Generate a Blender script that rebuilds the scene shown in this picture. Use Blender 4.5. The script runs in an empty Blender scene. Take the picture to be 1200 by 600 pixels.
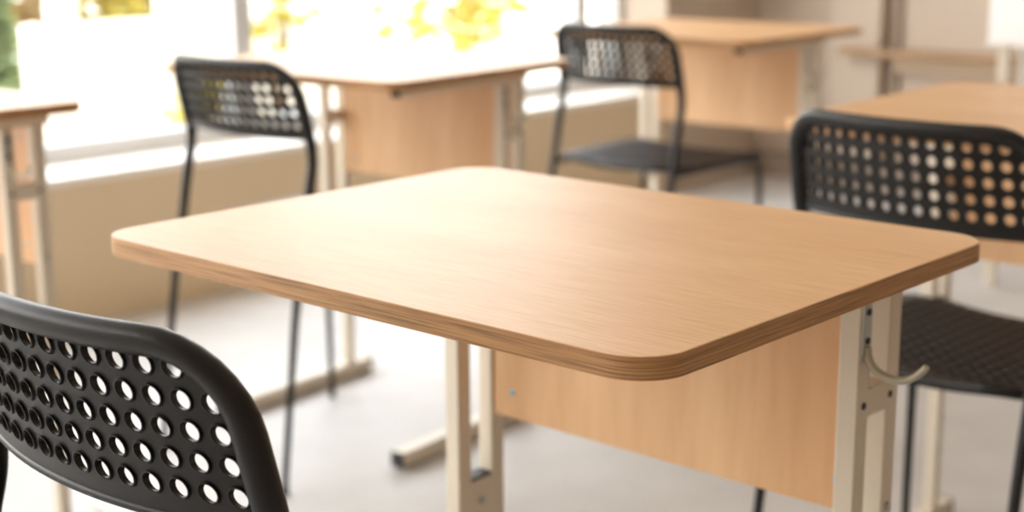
import bpy, bmesh, math, random
from mathutils import Vector, Matrix
random.seed(7)
S = bpy.context.scene
COL = S.collection
PI = math.pi

# ------------------------------------------------------------------ materials
def lin(r, g, b):
    f = lambda c: (c/255/12.92) if c/255 <= .04045 else ((c/255+.055)/1.055)**2.4
    return (f(r), f(g), f(b), 1)

def new_mat(name):
    m = bpy.data.materials.new(name); m.use_nodes = True
    nt = m.node_tree
    return m, nt, nt.nodes['Principled BSDF']

def plain(name, col, rough=.5, metal=0, noise=0.0, nscale=30, bump=0.0, spec=.5):
    m, nt, b = new_mat(name)
    b.inputs['Roughness'].default_value = rough
    b.inputs['Metallic'].default_value = metal
    b.inputs['Specular IOR Level'].default_value = spec
    tc = nt.nodes.new('ShaderNodeTexCoord'); n = nt.nodes.new('ShaderNodeTexNoise')
    n.inputs['Scale'].default_value = nscale; n.inputs['Detail'].default_value = 5
    nt.links.new(tc.outputs['Object'], n.inputs['Vector'])
    mx = nt.nodes.new('ShaderNodeMix'); mx.data_type = 'RGBA'
    mx.inputs[6].default_value = tuple(c*(1-noise) for c in col[:3])+(1,)
    mx.inputs[7].default_value = tuple(min(1, c*(1+noise)) for c in col[:3])+(1,)
    nt.links.new(n.outputs['Fac'], mx.inputs[0]); nt.links.new(mx.outputs[2], b.inputs['Base Color'])
    if bump:
        bp = nt.nodes.new('ShaderNodeBump'); bp.inputs['Strength'].default_value = bump
        bp.inputs['Distance'].default_value = .001
        nt.links.new(n.outputs['Fac'], bp.inputs['Height']); nt.links.new(bp.outputs['Normal'], b.inputs['Normal'])
    return m

def wood(name, light, dark, coarse, fine, rough=.42, fine_amt=.35, spec=.5, bump=.15):
    """stretched noise grain; coarse / fine = per-axis frequencies of the two grain layers"""
    m, nt, b = new_mat(name); N = nt.nodes.new; Lk = nt.links.new
    tc = N('ShaderNodeTexCoord')
    def layer(sc, detail, dist):
        mp = N('ShaderNodeMapping'); mp.inputs['Scale'].default_value = sc
        Lk(tc.outputs['Object'], mp.inputs['Vector'])
        n = N('ShaderNodeTexNoise'); n.inputs['Scale'].default_value = 1
        n.inputs['Detail'].default_value = detail; n.inputs['Distortion'].default_value = dist
        n.inputs['Roughness'].default_value = .6
        Lk(mp.outputs['Vector'], n.inputs['Vector']); return n
    a = layer(coarse, 4, .6); f = layer(fine, 6, .2)
    r1 = N('ShaderNodeValToRGB'); r1.color_ramp.elements[0].position = .32; r1.color_ramp.elements[1].position = .68
    r1.color_ramp.elements[0].color = dark; r1.color_ramp.elements[1].color = light
    Lk(a.outputs['Fac'], r1.inputs['Fac'])
    r2 = N('ShaderNodeValToRGB'); r2.color_ramp.elements[0].position = .36; r2.color_ramp.elements[1].position = .56
    v = 1-fine_amt
    r2.color_ramp.elements[0].color = (v, v*.97, v*.93, 1); r2.color_ramp.elements[1].color = (1, 1, 1, 1)
    Lk(f.outputs['Fac'], r2.inputs['Fac'])
    mx = N('ShaderNodeMix'); mx.data_type = 'RGBA'; mx.blend_type = 'MULTIPLY'; mx.inputs[0].default_value = 1
    Lk(r1.outputs['Color'], mx.inputs[6]); Lk(r2.outputs['Color'], mx.inputs[7])
    Lk(mx.outputs[2], b.inputs['Base Color'])
    b.inputs['Roughness'].default_value = rough; b.inputs['Specular IOR Level'].default_value = spec
    bp = N('ShaderNodeBump'); bp.inputs['Strength'].default_value = bump; bp.inputs['Distance'].default_value = .0006
    Lk(f.outputs['Fac'], bp.inputs['Height']); Lk(bp.outputs['Normal'], b.inputs['Normal'])
    return m

M = {}
M['top'] = wood('oak_laminate', lin(228, 186, 140), lin(219, 173, 125), (11, 2.2, 11), (360, 15, 360), rough=.44, fine_amt=.12, spec=.36, bump=.1)
M['edge'] = wood('oak_edge_band', lin(204, 157, 106), lin(186, 138, 90), (5, 5, 110), (10, 10, 760), rough=.5, fine_amt=.5, bump=.3)
M['panel'] = wood('oak_panel', lin(234, 194, 148), lin(218, 173, 127), (10, 9, 1.6), (90, 60, 7), rough=.5, fine_amt=.06)
M['cream'] = plain('cream_metal', lin(222, 211, 192), .42, 0, .02, 20)
M['steel'] = plain('zinc_steel', lin(190, 192, 186), .35, .8, .06, 60)
M['hook'] = plain('brushed_hook', lin(186, 180, 160), .35, .35, .04, 60)
M['darkplug'] = plain('dark_plastic', lin(38, 36, 38), .5, 0, .05)
M['redplug'] = plain('rust_plastic', lin(120, 48, 34), .5, 0, .05)
M['blueplug'] = plain('pale_blue_cap', lin(120, 190, 215), .4, 0, .03)
M['black'] = plain('black_plastic', lin(25, 23, 22), .42, 0, .06, 60, .12, .38)
M['blackmetal'] = plain('black_metal', lin(22, 21, 22), .36, 0, .05, 30, 0, .38)
M['tan'] = plain('tan_paint', lin(226, 206, 174), .8, 0, .02, 3)
M['taupe'] = plain('taupe_paint', lin(196, 180, 164), .8, 0, .02, 3)
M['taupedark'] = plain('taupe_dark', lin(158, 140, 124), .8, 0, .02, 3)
M['greige'] = plain('greige_paint', lin(196, 180, 163), .75, 0, .02, 3)
M['white'] = plain('white_paint', lin(240, 236, 230), .7, 0, .01, 3)
M['sill'] = plain('white_sill', lin(246, 240, 232), .5, 0, .01, 3)
M['frame'] = plain('window_frame', lin(214, 214, 212), .5, 0, .01, 3)
M['ledge'] = wood('brown_ledge', lin(176, 142, 106), lin(156, 122, 88), (2, 3, 2), (40, 8, 60), .5, .1)
M['basedark'] = plain('baseboard_brown', lin(150, 134, 118), .6, 0, .03, 5)
M['supp'] = plain('tan_board', lin(190, 168, 140), .6, 0, .04, 6)
M['board'] = plain('whiteboard', lin(244, 243, 240), .3, 0, .01, 3)
M['outwall'] = plain('white_render', lin(245, 240, 232), .9, 0, .02, 2)  # white wall finish, one even base colour
M['terrace'] = plain('pale_paving', lin(200, 194, 180), .9, 0, .08, 3)
M['bark'] = plain('bark', lin(110, 88, 66), .9, 0, .2, 12)

def floor_mat():
    m, nt, b = new_mat('pale_concrete'); N = nt.nodes.new; Lk = nt.links.new
    tc = N('ShaderNodeTexCoord'); n = N('ShaderNodeTexNoise'); n.inputs['Scale'].default_value = 2.2; n.inputs['Detail'].default_value = 8
    n.inputs['Roughness'].default_value = .62
    Lk(tc.outputs['Object'], n.inputs['Vector'])
    r = N('ShaderNodeValToRGB'); r.color_ramp.elements[0].position = .3; r.color_ramp.elements[1].position = .7
    r.color_ramp.elements[0].color = lin(182, 177, 172); r.color_ramp.elements[1].color = lin(204, 200, 196)
    Lk(n.outputs['Fac'], r.inputs['Fac']); Lk(r.outputs['Color'], b.inputs['Base Color'])
    b.inputs['Roughness'].default_value = .55
    return m
M['floor'] = floor_mat()

def leaf_mat(name, c1, c2):
    m, nt, b = new_mat(name); N = nt.nodes.new; Lk = nt.links.new
    out = nt.nodes['Material Output']
    tc = N('ShaderNodeTexCoord'); n = N('ShaderNodeTexNoise'); n.inputs['Scale'].default_value = 1.6
    Lk(tc.outputs['Object'], n.inputs['Vector'])
    r = N('ShaderNodeValToRGB'); r.color_ramp.elements[0].position = .35; r.color_ramp.elements[1].position = .65
    r.color_ramp.elements[0].color = c1; r.color_ramp.elements[1].color = c2
    Lk(n.outputs['Fac'], r.inputs['Fac']); Lk(r.outputs['Color'], b.inputs['Base Color'])
    b.inputs['Roughness'].default_value = .6
    t = N('ShaderNodeBsdfTranslucent'); Lk(r.outputs['Color'], t.inputs['Color'])
    mix = N('ShaderNodeMixShader'); mix.inputs[0].default_value = .45
    Lk(b.outputs['BSDF'], mix.inputs[1]); Lk(t.outputs['BSDF'], mix.inputs[2]); Lk(mix.outputs[0], out.inputs['Surface'])
    return m
M['leaf'] = leaf_mat('green_leaves', lin(126, 140, 98), lin(162, 174, 130))
M['leafy'] = leaf_mat('yellow_green_leaves', lin(204, 194, 100), lin(232, 218, 120))
M['leafo'] = leaf_mat('olive_leaves', lin(196, 184, 92), lin(158, 128, 92))

def glass_mat():
    m, nt, b = new_mat('window_glass'); N = nt.nodes.new; Lk = nt.links.new
    t = N('ShaderNodeBsdfTransparent'); g = N('ShaderNodeBsdfGlossy'); g.inputs['Roughness'].default_value = .02
    mix = N('ShaderNodeMixShader'); mix.inputs[0].default_value = .05
    Lk(t.outputs[0], mix.inputs[1]); Lk(g.outputs[0], mix.inputs[2])
    Lk(mix.outputs[0], nt.nodes['Material Output'].inputs['Surface'])
    return m
M['glass'] = glass_mat()

# ------------------------------------------------------------------ mesh builder
class MB:
    def __init__(s): s.v = []; s.f = []
    def add(s, vs, fs):
        o = len(s.v); s.v += [tuple(v) for v in vs]; s.f += [tuple(i+o for i in f) for f in fs]; return s
    def box(s, x0, x1, y0, y1, z0, z1):
        vs = [(x, y, z) for z in (z0, z1) for y in (y0, y1) for x in (x0, x1)]
        return s.add(vs, [(0, 2, 3, 1), (4, 5, 7, 6), (0, 1, 5, 4), (2, 6, 7, 3), (0, 4, 6, 2), (1, 3, 7, 5)])
    def tube(s, pts, rad, n=12, caps=True, squash=None):
        pts = [Vector(p) for p in pts]; k = len(pts)
        if not hasattr(rad, '__len__'): rad = [rad]*k
        vs = []; t0 = (pts[1]-pts[0]).normalized()
        ref = Vector((0, 0, 1)) if abs(t0.z) < .9 else Vector((1, 0, 0))
        u = t0.cross(ref).normalized()
        for i, p in enumerate(pts):
            t = (pts[min(i+1, k-1)]-pts[max(i-1, 0)]).normalized()
            u = (u-t*u.dot(t)).normalized(); w = t.cross(u)
            for j in range(n):
                a = 2*PI*j/n
                vs.append(p+(u*math.cos(a)+w*math.sin(a))*rad[i])
        fs = []
        for i in range(k-1):
            for j in range(n):
                a = i*n+j; b = i*n+(j+1) % n
                fs.append((a, b, b+n, a+n))
        if caps: fs += [tuple(range(n-1, -1, -1)), tuple(range((k-1)*n, k*n))]
        return s.add(vs, fs)
    def prism(s, poly, z0, z1):
        n = len(poly)
        vs = [(x, y, z0) for x, y in poly]+[(x, y, z1) for x, y in poly]
        return s.add(vs, [tuple(range(n-1, -1, -1)), tuple(range(n, 2*n))]+[(i, (i+1) % n, n+(i+1) % n, n+i) for i in range(n)])
    def build(s, name, mat, parent=None, smooth=False, bevel=0, seg=2, angle=35):
        me = bpy.data.meshes.new(name); me.from_pydata(s.v, [], s.f)
        bm = bmesh.new(); bm.from_mesh(me)
        bmesh.ops.remove_doubles(bm, verts=bm.verts, dist=1e-6)
        bmesh.ops.recalc_face_normals(bm, faces=bm.faces)
        bm.to_mesh(me); bm.free()
        me.materials.append(mat)
        o = bpy.data.objects.new(name, me); COL.objects.link(o)
        if bevel:
            m = o.modifiers.new('bevel', 'BEVEL'); m.width = bevel; m.segments = seg; m.limit_method = 'ANGLE'; m.angle_limit = math.radians(40)
        if smooth or bevel:
            me.polygons.foreach_set('use_smooth', [True]*len(me.polygons))
            me.set_sharp_from_angle(angle=math.radians(angle))
        if parent: o.parent = parent
        return o

def thing(name, label, cat, loc=(0, 0, 0), rz=0, group=None):
    o = bpy.data.objects.new(name, None); COL.objects.link(o); o.empty_display_size = .05
    o.location = loc; o.rotation_euler = (0, 0, rz); o['label'] = label; o['category'] = cat
    if group: o['group'] = group
    return o
def tag(o, label, cat, group=None, kind=None):
    o['label'] = label; o['category'] = cat
    if group: o['group'] = group
    if kind: o['kind'] = kind
    return o
def struct(o, label=None, cat=None):
    o['kind'] = 'structure'
    if label: o['label'] = label
    if cat: o['category'] = cat
    return o
def children(o): return [c for c in COL.objects if c.parent == o]
def dup(root, loc, rz, label):
    def cp(o, parent):
        c = o.copy(); COL.objects.link(c)
        if parent: c.parent = parent
        for ch in kids[o.name]: cp(ch, c)
        return c
    kids = {o.name: [] for o in COL.objects}
    for o in COL.objects:
        if o.parent: kids[o.parent.name].append(o)
    r = cp(root, None); r.location = loc; r.rotation_euler = (0, 0, rz); r['label'] = label
    return r

def rrect(x0, x1, y0, y1, r, n=10):
    out = []
    for cx, cy, a0 in ((x1-r, y1-r, 0), (x0+r, y1-r, 90), (x0+r, y0+r, 180), (x1-r, y0+r, 270)):
        for i in range(n+1):
            a = math.radians(a0+90*i/n); out.append((cx+r*math.cos(a), cy+r*math.sin(a)))
    return out

# ------------------------------------------------------------------ school desk (local origin: floor under the corner nearest the camera)
DD, DW, DH, TH = .512, .632, .75, .0165
def make_desk(label, group):
    t = thing('school_desk', label, 'desk', group=group)
    MB().prism(rrect(.0009, DD-.0009, .0009, DW-.0009, .0381, 12), DH-TH, DH).build('tabletop', M['top'], t, bevel=.0006, seg=2)
    # edge band ring
    o = rrect(0, DD, 0, DW, .039, 12); i = rrect(.0009, DD-.0009, .0009, DW-.0009, .0381, 12); n = len(o)
    z0, z1 = DH-TH, DH-.0004
    vs = [(x, y, z) for z in (z0, z1) for p in (o, i) for x, y in p]
    fs = []
    for k in range(n):
        k2 = (k+1) % n
        fs += [(k, k2, 2*n+k2, 2*n+k), (n+k, 3*n+k, 3*n+k2, n+k2), (k, n+k, n+k2, k2), (2*n+k, 2*n+k2, 3*n+k2, 3*n+k)]
    e = MB().add(vs, fs).build('edge_band', M['edge'], t, smooth=True)
    e['label'] = 'wood grain edge banding, darker than the tabletop'
    xa, xb, w = .391, .4455, .0205
    for side in (0, 1):
        y0 = .0625 if side == 0 else DW-.0625-w
        y1 = y0+w
        yo = y0 if side == 0 else y1          # outer face
        sg = -1 if side == 0 else 1
        top = DH-TH-.022
        MB().box(xa, xa+w, y0, y1, .325, top).build('column', M['cream'], t, bevel=.0016)
        c = MB().box(xb, xb+w, y0, y1, .028, top).build('column', M['cream'], t, bevel=.0016)
        for z in (.497, .20, .14):
            MB().tube([(xb+w*.5, y0-.0022, z), (xb+w*.5, y0+.003, z)], .0042, 10).build('screw', M['steel'], c, smooth=True)
        # cross plates
        for (za, zb, nm) in ((.594, .621, 'upper_cross_plate'), (.325, .409, 'lower_cross_plate')):
            p = MB().box(xa+w-.002, xb+.002, y0+.0006, y1-.0006, za, zb).build(nm, M['cream'], t, bevel=.001)
            if nm.startswith('upper'):
                for x in (xa+w*.55, xb+w*.45-.004):
                    MB().tube([(x, y0-.001, .607), (x, y0+.004, .607)], .0034, 10).build('screw', M['darkplug'], p, smooth=True)
            else:
                MB().tube([((xa+xb+w)/2, y0-.0015, .382), ((xa+xb+w)/2, y0+.004, .382)], .0048, 10).build('screw', M['steel'], p, smooth=True)
                MB().box(xa+w+.0005, xb-.0005, y0+.001, y1-.001, .4085, .4125).build('edge_strip', M['darkplug'], p)
        r = MB().box(.082, DD-.04, y0, y1, top, DH-TH-.0002).build('top_rail', M['cream'], t, bevel=.0012)
        for x, mm in ((.0785, 'darkplug'), (DD-.04, 'redplug')):
            MB().box(x, x+.0035, y0, y1, top, DH-TH-.0004).build('end_cap', M[mm], r, bevel=.0008)
        f = MB().box(.065, .517, y0-.0045, y1+.0045, .006, .034).build('foot_rail', M['cream'], t, bevel=.0015)
        for x in (.0615, .517):
            MB().box(x, x+.004, y0-.005, y1+.005, .004, .0345).build('end_cap', M['darkplug'], f, bevel=.001)
        for x in (.09, .49):
            MB().tube([(x, (y0+y1)/2, 0), (x, (y0+y1)/2, .007)], .011, 12).build('glide', M['darkplug'], f, smooth=True)
    # bag hook on the right-hand frame
    yh = .0625
    h = MB().box(xa+.001, xa+.0165, yh-.0022, yh-.0001, .655, .703).build('bag_hook', M['steel'], t, bevel=.0008)
    for z in (.668, .694):
        MB().tube([(xa+.009, yh-.0035, z), (xa+.009, yh-.0018, z)], .0032, 10).build('screw', M['darkplug'], h, smooth=True)
    ctl = [Vector((xa+.009, yh-o_, z)) for o_, z in ((.0022, .662), (.0024, .655), (.006, .647), (.014, .6405), (.026, .6375), (.038, .6385), (.048, .644), (.056, .6515), (.0585, .6555))]
    for _ in range(2):
        q = [ctl[0]]
        for a, b in zip(ctl[:-1], ctl[1:]): q += [a*.75+b*.25, a*.25+b*.75]
        q.append(ctl[-1]); ctl = q
    K_ = len(ctl)
    MB().tube(ctl, [.0042-.0012*k/K_ for k in range(K_)], 10).build('hook_arm', M['hook'], h, smooth=True, angle=80)
    # modesty panel with its caps
    p = MB().box(xb+.003, xb+.017, .083+.001, DW-.083-.001, .482, .722).build('modesty_panel', M['panel'], t, bevel=.0008)
    for y, z in ((.112, .512), (DW-.112, .512), (.112, .69), (DW-.112, .69)):
        MB().tube([(xb+.0022, y, z), (xb+.004, y, z)], .0036, 10).build('screw_cap', M['blueplug'], p, smooth=True)
    return t

desk = make_desk('large sharp oak topped school desk with cream steel columns in the foreground', 'single school desks')
desk.location = (.750, .551, 0)
DESKS = [((1.825, 1.900, 0), 5.0, 1.09, 'oak topped school desk behind the main desk, right of the chair near the window'),
         ((2.950, 1.908, 0), 2.0, 1.17, 'farthest oak topped school desk, standing in front of the taupe end wall'),
         ((1.865, .508, 0), 2.5, 1.25, 'oak topped school desk on the right, in front of the large perforated chair back'),
         ((.818, 2.086, 0), 0.0, 1.0, 'oak topped school desk cut off by the left edge, beside the window wall')]
for loc, a, sx, lb in DESKS:
    d = dup(desk, loc, math.radians(a), lb)
    for ch in children(d):                       # these desks carry a slightly deeper top
        if ch.name.split('.')[0] in ('tabletop', 'edge_band'): ch.scale.x = sx

# ------------------------------------------------------------------ perforated chair (origin: floor midway between the rear feet, facing +x)
BW, ZB, ZT, CR = .362, .645, .774, .056          # back: width between rim centres, bottom, rim centre at top, corner radius
RAD = .44
def back_pt(u, v, t):
    """u along the arc, v height, t outward (towards the rear)"""
    a = u/RAD; r = RAD+t
    k = (v-ZB)/(ZT-ZB)
    x0 = .098-.030*k + RAD*math.cos(.5*BW/RAD) 
    return Vector((x0-r*math.cos(a), r*math.sin(a)*(1-.030*max(0, k)), v + t*.2))
def clamp_round(u, v):
    hw = BW/2
    u = max(-hw, min(hw, u)); v = min(v, ZT)
    cu, cv = hw-CR, ZT-CR
    if abs(u) > cu and v > cv:
        du, dv = abs(u)-cu, v-cv; d = math.hypot(du, dv)
        if d > CR: u = math.copysign(cu+du*CR/d, u); v = cv+dv*CR/d
    return u, v
def perforated(cells_u, cells_v, hr, rim, mapf, tf, tb, keep, nseg=16):
    """grid of square cells each with a round hole and a raised collar"""
    mb = MB()
    for i in range(len(cells_u)-1):
        for j in range(len(cells_v)-1):
            u0, u1, v0, v1 = cells_u[i], cells_u[i+1], cells_v[j], cells_v[j+1]
            cu, cv = (u0+u1)/2, (v0+v1)/2
            if not keep(i, j, cu, cv):
                n = 4
                pts = [(u0+(u1-u0)*a/n, v0) for a in range(n)]+[(u1, v0+(v1-v0)*a/n) for a in range(n)]+[(u1-(u1-u0)*a/n, v1) for a in range(n)]+[(u0, v1-(v1-v0)*a/n) for a in range(n)]
                for t in (tf, tb):
                    grid = [[mapf(u0+(u1-u0)*a/n, v0+(v1-v0)*b/n, t) for a in range(n+1)] for b in range(n+1)]
                    vs = [p for row in grid for p in row]
                    mb.add(vs, [(b*(n+1)+a, b*(n+1)+a+1, (b+1)*(n+1)+a+1, (b+1)*(n+1)+a) for a in range(n) for b in range(n)])
                continue
            sq = []; n = nseg//4
            for a in range(n): sq.append((u0+(u1-u0)*a/n, v0))
            for a in range(n): sq.append((u1, v0+(v1-v0)*a/n))
            for a in range(n): sq.append((u1-(u1-u0)*a/n, v1))
            for a in range(n): sq.append((u0, v1-(v1-v0)*a/n))
            ang = [-3*PI/4+2*PI*k/nseg for k in range(nseg)]
            ring = lambda r: [(cu+r*math.cos(a), cv+r*math.sin(a)) for a in ang]
            loops = [[mapf(u, v, tf) for u, v in sq], [mapf(u, v, tf) for u, v in ring(hr+.0019)],
                     [mapf(u, v, tf+(tf-tb)*rim*.9) for u, v in ring(hr+.0014)], [mapf(u, v, tf+(tf-tb)*rim) for u, v in ring(hr+.0006)],
                     [mapf(u, v, tf+(tf-tb)*rim*.6) for u, v in ring(hr)],
                     [mapf(u, v, tb) for u, v in ring(hr)], [mapf(u, v, tb) for u, v in sq]]
            o = len(loops[0]); vs = [p for l in loops for p in l]; fs = []
            for l in range(len(loops)-1):
                for k in range(o):
                    k2 = (k+1) % o
                    fs.append((l*o+k, l*o+k2, (l+1)*o+k2, (l+1)*o+k))
            mb.add(vs, fs)
    return mb

def make_chair(label, group):
    t = thing('perforated_chair', label, 'chair', group=group)
    # ---- backrest
    nu, nv, pu, pv = 15, 5, .0230, .0222
    us = [-BW/2]+[-nu*pu/2+i*pu for i in range(nu+1)]+[BW/2]
    v0 = ZB+.0126
    vs_ = [ZB]+[v0+j*pv for j in range(nv+1)]+[ZT]
    def mp(u, v, tt):
        u, v = clamp_round(u, v); return back_pt(u, v, tt)
    hw = BW/2
    def keep(i, j, cu, cv):
        if not (abs(vs_[j+1]-vs_[j]-pv) < 1e-6 and abs(us[i+1]-us[i]-pu) < 1e-6): return False
        if abs(cu)+.0082 > hw: return False
        du, dv = abs(cu)-(hw-CR), cv-(ZT-CR)
        if du > 0 and dv > 0 and math.hypot(du, dv)+.0082 > CR: return False
        return True
    back = perforated(us, vs_, .0067, .6, mp, .0018, -.0018, keep).build('backrest', M['black'], t, smooth=True, angle=32)
    back['label'] = 'curved backrest pierced by rows of round holes'
    # hood rim swept around sides and top
    path = []
    for k in range(8): path.append((-hw, ZB-.020+(ZT-CR-ZB+.020)*k/8))
    for k in range(9):
        a = PI-PI/2*k/8; path.append((-hw+CR+CR*math.cos(a), ZT-CR+CR*math.sin(a)))
    for k in range(1, 16): path.append((-hw+CR+(BW-2*CR)*k/16, ZT))
    path += [(-u, v) for u, v in reversed(path[:17])]
    mb = MB(); vs = []; n = 14; K = len(path)
    for i, (u, v) in enumerate(path):
        pu_, pv_ = path[max(i-1, 0)]; nu_, nv_ = path[min(i+1, K-1)]
        du, dv = nu_-pu_, nv_-pv_; l = math.hypot(du, dv); nx, ny = -dv/l, du/l
        # at the bottom end the hood thins onto the steel tube
        k = min(1, .84+.16*min(1, min(i, K-1-i)/4))
        for j in range(n):
            a = 2*PI*j/n
            off = .0120*math.cos(a)*k; tt = (.0014+.0126*math.sin(a))*k
            vs.append(back_pt(u+nx*off, v+ny*off, tt))
    fs = [(i*n+j, i*n+(j+1) % n, (i+1)*n+(j+1) % n, (i+1)*n+j) for i in range(K-1) for j in range(n)]
    fs += [tuple(range(n)), tuple(range((K-1)*n, K*n))]
    MB().add(vs, fs).build('back_rim', M['black'], back, smooth=True, angle=60)
    # bottom lip
    pts = [back_pt(-hw+.004+(BW-.008)*k/24, ZB, .0) for k in range(25)]
    MB().tube(pts, .0040, 8).build('bottom_lip', M['black'], back, smooth=True, angle=70)
    # ---- seat: blind-dimpled shell
    SX0, SX1, SW = .066, .470, .190
    def seat_pt(u, v, tt):            # u 0..1 back to front, v -1..1
        x = SX0+(SX1-SX0)*u
        w = SW*(0.94+.06*min(1, u*2.2))
        # rounded corners
        c = .055
        for xe, s in ((SX0, -1), (SX1, 1)):
            d = (xe-s*c); e = (x-d)*s
            if e > 0: w = w-c+math.sqrt(max(0, c*c-min(e, c)**2))
        y = w*v
        z = .446+.008*abs(v)**2.5+.006*(1-min(1, u/.25))**2-.016*max(0, (u-.8)/.2)**2+.006*u
        return Vector((x, y, z+tt))
    N = 17
    cu = [i/N for i in range(N+1)]; cv = [-1+2*i/N for i in range(N+1)]
    def keep2(i, j, a, b): return 0 < i < N-1 and 0 < j < N-1
    mbs = MB()
    for i in range(N):
        for j in range(N):
            u0, u1, w0, w1 = cu[i], cu[i+1], cv[j], cv[j+1]; n4 = 3
            sq = [(u0+(u1-u0)*a/n4, w0) for a in range(n4)]+[(u1, w0+(w1-w0)*a/n4) for a in range(n4)]+[(u1-(u1-u0)*a/n4, w1) for a in range(n4)]+[(u0, w1-(w1-w0)*a/n4) for a in range(n4)]
            if keep2(i, j, 0, 0):
                ang = [-3*PI/4+2*PI*k/12 for k in range(12)]
                ring = lambda r: [((u0+u1)/2+r*(u1-u0)*math.cos(a), (w0+w1)/2+r*(w1-w0)*math.sin(a)) for a in ang]
                loops = [[seat_pt(a, b, 0) for a, b in sq], [seat_pt(a, b, .0014) for a, b in ring(.37)], [seat_pt(a, b, .0008) for a, b in ring(.33)], [seat_pt(a, b, -.0045) for a, b in ring(.29)]]
                vs = [p for l in loops for p in l]; fs = []
                for l in range(3):
                    for k in range(12): fs.append((l*12+k, l*12+(k+1) % 12, (l+1)*12+(k+1) % 12, (l+1)*12+k))
                fs.append(tuple(range(36, 48))); mbs.add(vs, fs)
            else:
                mbs.add([seat_pt(a, b, 0) for a, b in sq], [tuple(range(12))])
            mbs.add([seat_pt(a, b, -.014) for a, b in ((u0, w0), (u1, w0), (u1, w1), (u0, w1))], [(3, 2, 1, 0)])
    seat = mbs.build('seat', M['black'], t, smooth=True, angle=30)
    # seat rim
    ring = []
    for k in range(30): ring.append((k/29, -1))
    for k in range(1, 30): ring.append((1, -1+2*k/29))
    for k in range(1, 30): ring.append((1-k/29, 1))
    for k in range(1, 29): ring.append((0, 1-2*k/29))
    vs = []; pts = [seat_pt(u, v, 0) for u, v in ring]; R_ = len(pts)
    cen = Vector(((SX0+SX1)/2, 0, .43))
    for p in pts:
        d = Vector((p.x-cen.x, p.y-cen.y, 0)).normalized()
        for (a, b) in ((-.004, .0), (.0, .0012), (.003, -.001), (.0042, -.005), (.003, -.0125), (-.002, -.0145), (-.004, -.013)):
            vs.append(p+d*a+Vector((0, 0, b)))
    fs = [(i*7+j, i*7+(j+1) % 7, ((i+1) % R_)*7+(j+1) % 7, ((i+1) % R_)*7+j) for i in range(R_) for j in range(7)]
    MB().add(vs, fs).build('seat_rim', M['black'], seat, smooth=True, angle=60)
    # ---- tubular legs
    def smooth_path(pp, it=3):
        pp = [Vector(p) for p in pp]
        for _ in range(it):
            q = [pp[0]]
            for a, b in zip(pp[:-1], pp[1:]): q += [a*.75+b*.25, a*.25+b*.75]
            q.append(pp[-1]); pp = q
        return pp
    for s in (-1, 1):
        y = s*.181
        rear = smooth_path([(0, s*.186, .012), (.024, s*.184, .19), (.047, s*.182, .355), (.070, y, .455), (.088, y, .557), (.101, s*.179, .605), (.098, s*.1765, .640), (.0875, s*.1745, .69)])
        zs = [p.z for p in rear]
        lg = MB().tube(rear, [.0064+.0034*min(1, z/.55)**2 for z in zs], 12).build('leg', M['blackmetal'], t, smooth=True, angle=70)
        MB().tube([(-.0005, s*.186, 0), (0.0008, s*.186, .016)], [.0078, .0076], 12).build('foot_cap', M['darkplug'], lg, smooth=True)
        fr = smooth_path([(.444, s*.184, .012), (.441, s*.183, .20), (.440, s*.182, .38), (.438, s*.179, .430), (.412, s*.174, .4390), (.2, s*.172, .4390), (.074, s*.1790, .4390)])
        lg = MB().tube(fr, [.0062+.0014*min(1, p.z/.4) for p in fr], 12).build('leg', M['blackmetal'], t, smooth=True, angle=70)
        MB().tube([(.4442, s*.184, 0), (.444, s*.184, .016)], [.0078, .0076], 12).build('foot_cap', M['darkplug'], lg, smooth=True)
    MB().tube([(.13, -.172, .4390), (.13, .172, .4390)], .006, 10).build('cross_bar', M['blackmetal'], t, smooth=True)
    return t

chair = make_chair('black perforated chair in the left foreground, cropped by the picture corner, nearest of the chairs', 'black perforated chairs')
chair.location = (.474, .889, 0)
CHAIRS = [((1.655, 2.225, 0), 0.0, 'slim black perforated chair before the window, its long thin legs on open floor'),
          ((2.766, 2.208, 0), 0.0, 'black perforated chair farthest back, its grey sheened seat showing before the far desk'),
          ((1.668, .880, 0), -2.5, 'black perforated chair on the right, standing behind the main desk')]
for loc, a, lb in CHAIRS: dup(chair, loc, math.radians(a), lb)

# ------------------------------------------------------------------ room shell
X0, X1, Y0, Y1, CZ = -3.2, 5.30, -2.6, 3.375, 2.85
YG = 3.62; SZ = .388; WH = 2.45; XE = 4.655
struct(MB().box(X0-.2, X1+.2, Y0-.2, YG+.1, -.12, 0).build('floor', M['floor']))
struct(MB().box(X0-.2, X1+.2, Y0-.2, YG+.1, CZ, CZ+.15).build('ceiling', M['white']))
wl = MB().box(X0, XE, Y1, YG+.08, 0, SZ-.022)
wl.box(X0, XE, Y1, YG+.08, WH, CZ)
struct(wl.build('wall_left', M['tan']))
struct(MB().box(XE, X1, Y1, YG+.08, 0, CZ).build('wall_pier', M['greige']))
struct(MB().box(X0, XE, Y1-.004, YG-.035, SZ-.022, SZ).build('trim_1', M['sill'], bevel=.003))
struct(MB().box(X1, X1+.2, Y0, YG+.1, 0, CZ).build('wall_far', M['taupe']))
struct(MB().box(X1-.07, X1, 2.79, 3.005, .09, CZ).build('trim_2', M['greige'], bevel=.004))
struct(MB().box(X1-.022, X1, 2.735, 2.79, .09, CZ).build('trim_3', M['taupedark'], bevel=.002))
struct(MB().box(X1-.08, X1, Y0, Y1, 0, .088).build('baseboard_far', M['basedark'], bevel=.003))
wb = MB()
wb.box(X0-.2, X0, Y0, YG+.1, 0, .9); wb.box(X0-.2, X0, Y0, YG+.1, WH, CZ)
wb.box(X0-.2, X0, Y0, 1.7, .9, WH); wb.box(X0-.2, X0, 3.3, YG+.1, .9, WH)
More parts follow.
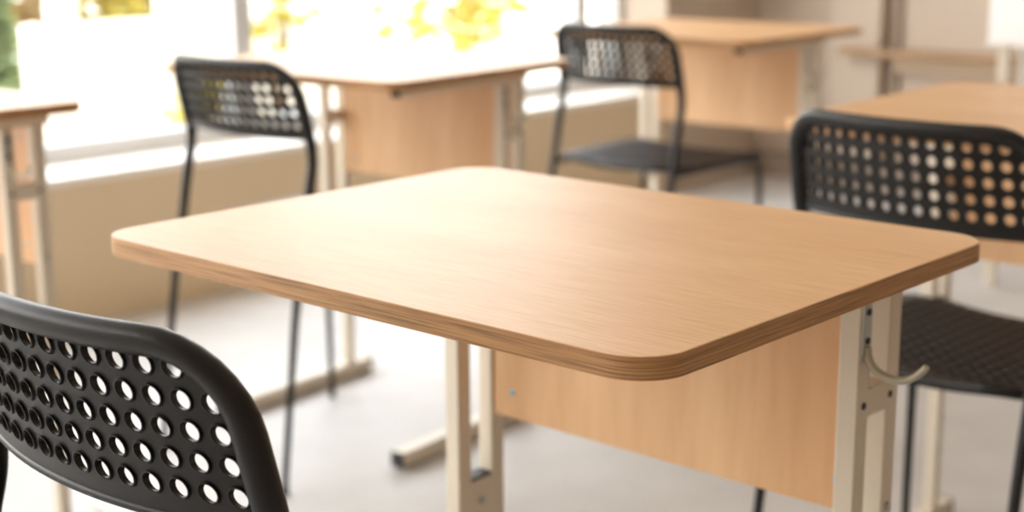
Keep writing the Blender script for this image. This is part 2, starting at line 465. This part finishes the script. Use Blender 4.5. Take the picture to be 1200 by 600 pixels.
struct(wb.build('wall_back', M['taupe']))
struct(MB().box(X0, X1+.2, Y0-.2, Y0, 0, CZ).build('wall_right', M['taupedark']))
for k in range(2):  # unseen windows added behind the camera to brighten faces turned towards them
    ya, yb = 1.7+.8*k, 1.7+.8*(k+1)
    f = MB(); xg = X0-.1
    f.box(xg-.03, xg+.03, ya, yb, .9, .95); f.box(xg-.03, xg+.03, ya, yb, WH-.05, WH)
    f.box(xg-.03, xg+.03, ya, ya+.04, .95, WH-.05); f.box(xg-.03, xg+.03, yb-.04, yb, .95, WH-.05)
    w = struct(f.build('window_%d' % (k+7), M['frame'], bevel=.004))
    MB().box(xg-.003, xg+.003, ya+.037, yb-.037, .947, WH-.047).build('pane', M['glass'], w)
# windows: posts, rails and panes along the left wall
posts = [-1.95, -.36, 1.23, 2.822, 4.415]
wi = 0
for k, (xa, xb) in enumerate(zip([X0]+posts, posts+[XE])):
    f = MB()
    pa = .034 if k > 0 else .03; pb = .034 if k < len(posts) else .03
    f.box(xa, xb, YG-.035, YG+.035, SZ-.022, SZ+.05)
    f.box(xa, xb, YG-.035, YG+.035, WH-.05, WH)
    f.box(xa, xa+pa, YG-.035, YG+.035, SZ+.05, WH-.05)
    f.box(xb-pb, xb, YG-.035, YG+.035, SZ+.05, WH-.05)
    w = struct(f.build('window_%d' % (k+1), M['frame'], bevel=.004))
    MB().box(xa+pa-.004, xb-pb+.004, YG-.003, YG+.003, SZ+.046, WH-.046).build('pane', M['glass'], w)
# wooden ledge on the far wall with a pale board under it
lg = thing('wall_ledge', 'narrow brown wooden ledge across the far wall behind the right-hand desk', 'ledge', (X1, 0, 0))
MB().box(-.14, -.071, 1.5, 2.932, .512, .538).build('shelf_board', M['ledge'], lg, bevel=.003)
MB().box(-.0705, -.001, 1.5, 2.73, .455, .5375).build('support_board', M['supp'], lg, bevel=.002)

# ------------------------------------------------------------------ flip chart / whiteboard easel at the right edge
ez = thing('whiteboard_easel', 'white board on easel legs at the right edge of the far wall', 'whiteboard', (4.0, 1.8, 0))
b = MB().box(-.012, .012, -.74, .0, .69, 1.62).build('board', M['board'], ez, bevel=.004)
fr = MB()
fr.box(-.016, .016, -.744, .004, .682, .692); fr.box(-.016, .016, -.744, .004, 1.618, 1.628)
fr.build('board_frame', M['white'], b, bevel=.002)
for y in (-.02, -.72):
    MB().box(.0125, .0345, y-.033, y, 0, 1.3).build('leg', M['cream'], ez, bevel=.003)
MB().tube([(.035, -.085, .72), (.30, -.03, .02)], [.017, .014], 12).build('leg', M['white'], ez, smooth=True)
MB().tube([(.035, -.655, .72), (.30, -.71, .02)], [.017, .014], 12).build('leg', M['white'], ez, smooth=True)

# ------------------------------------------------------------------ outside
struct(MB().box(-20, 40, YG+.1, 40, -.5, -.3).build('ground', M['terrace']))
tag(MB().box(3.18, 12, 5.4, 5.46, -.3, .622).build('garden_wall', M['outwall'], bevel=.02), 'white garden wall outside the left window', 'wall')
gp = thing('gate_post', 'narrow white post rising from the garden wall at the upper left', 'post', (3.36, 5.43, .622))
MB().box(-.045, .045, -.06, .06, 0, 1.8).build('shaft', M['outwall'], gp, bevel=.01)
MB().box(-.07, .07, -.08, .08, 1.8, 1.86).build('cap', M['outwall'], gp, bevel=.01)
gp = thing('garden_pillar', 'broad white pillar outside, left of the grey window post', 'pillar', (4.0, 5.43, .622))
MB().box(-.13, .17, -.1, .1, 0, 1.8).build('shaft', M['outwall'], gp, bevel=.01)
MB().box(-.16, .20, -.12, .12, 1.8, 1.88).build('cap', M['outwall'], gp, bevel=.01)

def tree(name, label, cat, loc, blobs, mat, nleaf, lsize, trunk_h):
    t = thing(name, label, cat, loc, 0, 'plants outside the window')
    mb = MB()
    top = Vector((0, 0, trunk_h))
    mb.tube([(0, 0, 0), (.03, .02, trunk_h*.5), (0, 0, trunk_h)], [.03, .022, .014], 8)
    for (bx, by, bz, r) in blobs:
        c = Vector((bx, by, bz))
        mb.tube([top*.7, (top*.7+c)/2+Vector((.02, 0, .04)), c], [.012, .009, .005], 6)
    mb.build('trunk', M['bark'], t, smooth=True, angle=80)
    vs = []; fs = []
    tot = sum(b[3]**2 for b in blobs)
    for (bx, by, bz, r) in blobs:
        for _ in range(int(nleaf*r*r/tot)):
            d = Vector((random.gauss(0, 1), random.gauss(0, 1), random.gauss(0, 1))).normalized()*r*random.random()**.45
            p = Vector((bx, by, bz))+d
            q = Matrix.Rotation(random.uniform(0, 6.28), 3, 'Z') @ Matrix.Rotation(random.uniform(-1.2, 1.2), 3, 'X')
            s = lsize*random.uniform(.6, 1.3); o = len(vs)
            for a, b_, c_ in ((-.5, 0, 0), (0, -.28, .06), (.5, 0, 0), (0, .28, .06)): vs.append(p+q @ Vector((a*s, b_*s, c_*s)))
            fs.append((o, o+1, o+2, o+3))
    me = bpy.data.meshes.new('foliage'); me.from_pydata([tuple(v) for v in vs], [], fs); me.materials.append(mat)
    f = bpy.data.objects.new('foliage', me); COL.objects.link(f); f.parent = t
    return t
TREES = True
if TREES:
    tree('bush', 'dark green bush outside at the far left, behind the left desk', 'bush', (3.45, 6.5, -.3), [(.1, 0, .60, .27), (.08, 0, .85, .22), (.1, 0, 1.08, .22), (-.35, .1, .6, .4), (-.4, .1, 1.2, .5), (0, .1, 1.4, .26)], M['leaf'], 5200, .12, .9)
    tree('tree', 'olive and yellow leafed tree above the white garden wall', 'tree', (4.75, 7.2, -.3), [(-.4, 0, .95, .3), (0, 0, .95, .3), (.35, 0, .92, .26), (-.2, .1, 1.4, .38), (.25, 0, 1.4, .34)], M['leafo'], 2400, .12, 1.0)
    tree('tree', 'yellow green tree outside, just right of the grey window post', 'tree', (3.95, 4.8, -.3), [(-.08, 0, .92, .13), (.07, 0, 1.05, .16), (-.03, 0, 1.28, .2), (.1, .03, 1.3, .16)], M['leafy'], 260, .11, .8)
    tree('tree', 'bright yellow tree outside, above the middle desk', 'tree', (4.85, 4.6, -.3), [(-.34, 0, .96, .17), (-.08, -.05, .94, .22), (.18, .05, .90, .2), (.36, 0, 1.05, .2), (.05, 0, 1.3, .26), (-.25, 0, 1.25, .22)], M['leafy'], 470, .12, .8)
    tree('shrub', 'low green shrub outside, seen through the holes of the chair near the window', 'bush', (3.14, 4.25, -.3), [(-.03, 0, .70, .10), (.06, 0, .80, .10), (.14, 0, .68, .1)], M['leafy'], 160, .07, .5)

# ------------------------------------------------------------------ light
w = bpy.data.worlds.new('sky'); S.world = w; w.use_nodes = True
nt = w.node_tree; bg = nt.nodes['Background']; bg.inputs['Strength'].default_value = 5.0
tc = nt.nodes.new('ShaderNodeTexCoord'); sx = nt.nodes.new('ShaderNodeSeparateXYZ'); rp = nt.nodes.new('ShaderNodeValToRGB')
rp.color_ramp.elements[0].position = .02; rp.color_ramp.elements[0].color = (1, .955, .90, 1)
rp.color_ramp.elements[1].position = .55; rp.color_ramp.elements[1].color = (.88, .94, 1, 1)
nt.links.new(tc.outputs['Generated'], sx.inputs[0]); nt.links.new(sx.outputs['Z'], rp.inputs[0]); nt.links.new(rp.outputs['Color'], bg.inputs['Color'])
# portals guide the sky light through the window openings
for k, (xa, xb) in enumerate(zip([X0]+posts, posts+[XE])):
    a = bpy.data.lights.new('window_portal', 'AREA'); a.shape = 'RECTANGLE'; a.size = xb-xa; a.size_y = WH-SZ
    a.cycles.is_portal = True
    o = bpy.data.objects.new('window_portal', a); COL.objects.link(o)
    o.location = ((xa+xb)/2, YG+.06, (WH+SZ)/2); o.rotation_euler = (-PI/2, 0, 0)
a = bpy.data.lights.new('window_portal', 'AREA'); a.shape = 'RECTANGLE'; a.size = WH-.9; a.size_y = 1.6
a.cycles.is_portal = True
o = bpy.data.objects.new('window_portal', a); COL.objects.link(o)
o.location = (X0-.22, 2.5, (WH+.9)/2); o.rotation_euler = (0, -PI/2, 0)

# ------------------------------------------------------------------ camera
F_PX, PITCH, ROLL, TH_ = 1762.0693, .22122494, -.00473496, .84163365
cp, sp, ct, st = math.cos(PITCH), math.sin(PITCH), math.cos(TH_), math.sin(TH_)
def to_w(v): return Vector((v[0]*ct+v[1]*st, -v[0]*st+v[1]*ct, v[2]))
R0 = Vector((1, 0, 0)); U0 = Vector((0, sp, cp)); F0 = Vector((0, cp, -sp))
c, s = math.cos(ROLL), math.sin(ROLL)
Rw, Uw, Fw = to_w(R0*c+U0*s), to_w(U0*c-R0*s), to_w(F0)
cam = bpy.data.cameras.new('camera'); cam.sensor_width = 36; cam.lens = 36*F_PX/1200
cam.dof.use_dof = True; cam.dof.focus_distance = 1.05; cam.dof.aperture_fstop = 4.6
co = bpy.data.objects.new('camera', cam); COL.objects.link(co)
m = Matrix((Rw, Uw, -Fw)).transposed().to_4x4(); m.translation = Vector((0, 0, 1.03))
co.matrix_world = m; cam.clip_start = .01
S.camera = co
vs = S.view_settings; vs.view_transform = 'Standard'; vs.look = 'None'; vs.gamma = 1; vs.use_curve_mapping = False
vs.exposure = 0.62
S.cycles.max_bounces = 10; S.cycles.diffuse_bounces = 7; S.cycles.transparent_max_bounces = 16
S.cycles.caustics_reflective = False; S.cycles.caustics_refractive = False
